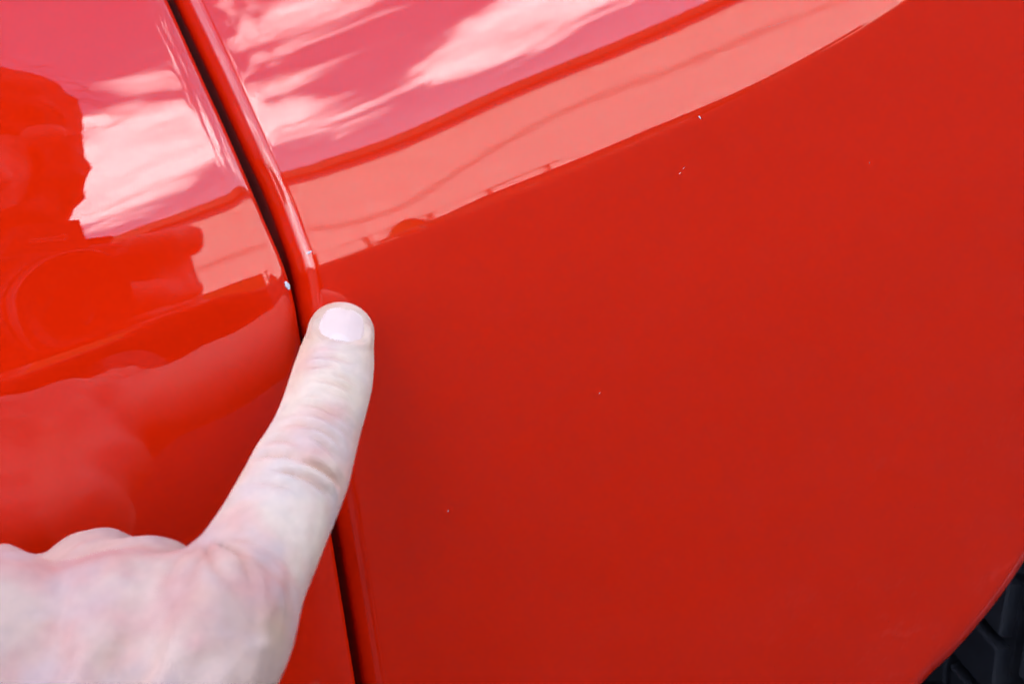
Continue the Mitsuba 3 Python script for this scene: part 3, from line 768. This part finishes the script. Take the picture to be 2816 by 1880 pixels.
def trousers(p):
    d = cone(p, pelvis, pelvis + np.array([0, 0.04, 0.1]), 0.145, 0.13)
    for k, a in zip(knees, ankles):
        hip = pelvis + np.array([0.09 if k[0] > -0.1 else -0.09, 0, 0])
        d = smin(d, cone(p, hip, k, 0.100, 0.084), 0.04)
        d = smin(d, cone(p, k, a, 0.072, 0.058), 0.02)
    return d
clothes('trousers', trousers, (-0.55, -1.25, 0.0), (0.35, -0.06, 0.62), 0.012, 'trouser_cloth')
def hair(p):  # hair, carried on over the face to stand in for shade there
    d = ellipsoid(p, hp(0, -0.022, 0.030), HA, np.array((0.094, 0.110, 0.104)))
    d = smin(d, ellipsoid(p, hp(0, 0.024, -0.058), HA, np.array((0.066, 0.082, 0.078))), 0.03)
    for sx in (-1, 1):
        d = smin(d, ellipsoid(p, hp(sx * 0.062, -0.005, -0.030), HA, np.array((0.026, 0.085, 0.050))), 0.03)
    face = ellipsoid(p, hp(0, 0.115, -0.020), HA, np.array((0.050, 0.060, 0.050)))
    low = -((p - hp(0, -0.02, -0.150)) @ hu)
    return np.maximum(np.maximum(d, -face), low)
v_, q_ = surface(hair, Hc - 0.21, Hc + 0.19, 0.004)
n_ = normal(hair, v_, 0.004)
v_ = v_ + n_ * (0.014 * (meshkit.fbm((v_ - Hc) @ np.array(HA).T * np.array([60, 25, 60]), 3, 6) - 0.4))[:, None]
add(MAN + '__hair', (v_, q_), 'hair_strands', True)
strands = []
for k in range(70):                                      # loose strands that stand off the head
    th, ph = rw.uniform(0, 2 * np.pi), rw.uniform(-0.2, 1.2)
    o = np.array([math.cos(th) * math.cos(ph) * 0.088, math.sin(th) * math.cos(ph) * 0.100 - 0.022, 0.036 + math.sin(ph) * 0.102])
    tng = unit(np.cross(o, rw.normal(size=3)))
    pts = [o + tng * t * 0.05 + unit(o) * (0.004 + 0.008 * math.sin(t * 2.6)) for t in np.linspace(0, 1, 7)]
    pts = [hp(*q) for q in pts]
    for a, b in zip(pts[:-1], pts[1:]):
        c = trimesh.creation.cylinder(0.00035, segment=(a, b), sections=4)
        strands.append(c)
add(MAN + '__hair_strand', trimesh.util.concatenate(strands), 'hair_strands', kind='stuff')

# --- the camera in the other hand; the picture is taken from just in front of its lens
CK = 'camera_body'
labels[CK] = {'label': 'black photo camera held up in front of the face, mirrored in the door', 'category': 'camera'}
def in_cam(mesh):
    m = np.eye(4)
    m[:3, 0], m[:3, 1], m[:3, 2], m[:3, 3] = RIGHT, UP, -FWD, CAM
    mesh = mesh.copy(); mesh.apply_transform(m)
    return mesh
def hullpts(pts):
    return trimesh.convex.convex_hull(np.array(pts, float))
def rounded(lo, hi, r):
    lo, hi = np.array(lo) + r, np.array(hi) - r
    s_ = trimesh.creation.icosphere(2, r)
    return trimesh.convex.convex_hull(np.vstack([s_.vertices + np.where([i, j, k], hi, lo) for i in (0, 1) for j in (0, 1) for k in (0, 1)]))
# local z points backwards from the lens front
body = rounded((-0.068, -0.052, 0.072), (0.060, 0.040, 0.125), 0.008)
grip = rounded((0.040, -0.050, 0.050), (0.068, 0.034, 0.125), 0.010)
prism = hullpts([(-0.030, 0.036, 0.074), (0.030, 0.036, 0.074), (-0.020, 0.066, 0.080), (0.020, 0.066, 0.080), (-0.030, 0.036, 0.128), (0.030, 0.036, 0.128), (-0.019, 0.066, 0.124), (0.019, 0.066, 0.124)])
add(CK + '__body', in_cam(trimesh.boolean.union([body, grip, prism], engine='manifold')), 'black_plastic', 30)
def turned(pr):
    m = trimesh.creation.revolve(np.array(pr, float), sections=64)
    return in_cam(m)
add(CK + '__lens', turned([(0.0, 0.012), (0.022, 0.010), (0.029, 0.004), (0.0295, 0.002), (0.0335, 0.002), (0.0345, 0.004), (0.0345, 0.020), (0.0335, 0.021), (0.0335, 0.023), (0.036, 0.024), (0.036, 0.044), (0.034, 0.046), (0.034, 0.052), (0.036, 0.053), (0.036, 0.076), (0.0, 0.076)]), 'black_plastic', 30)
add(CK + '__front_glass', turned([(0.0, 0.0075), (0.010, 0.0082), (0.020, 0.0105), (0.0215, 0.0112), (0.0, 0.0116)]), 'dark_glass', 30)
add(CK + '__dial', in_cam(trimesh.creation.cylinder(0.010, 0.010, transform=T_((0.045, 0.043, 0.105)) @ trimesh.transformations.rotation_matrix(np.pi / 2, [1, 0, 0]))), 'black_plastic', 30)
tx = meshkit.text_mesh('Canon', 0.0062, 0.0006)
tx.apply_translation([-tx.bounds.mean(0)[0], 0, 0])
tx.apply_transform(trimesh.transformations.rotation_matrix(np.pi, [0, 1, 0]))
tx.apply_transform(T_((0, 0.047, 0.0762)))
add(CK + '__lettering', in_cam(tx), 'white_print')
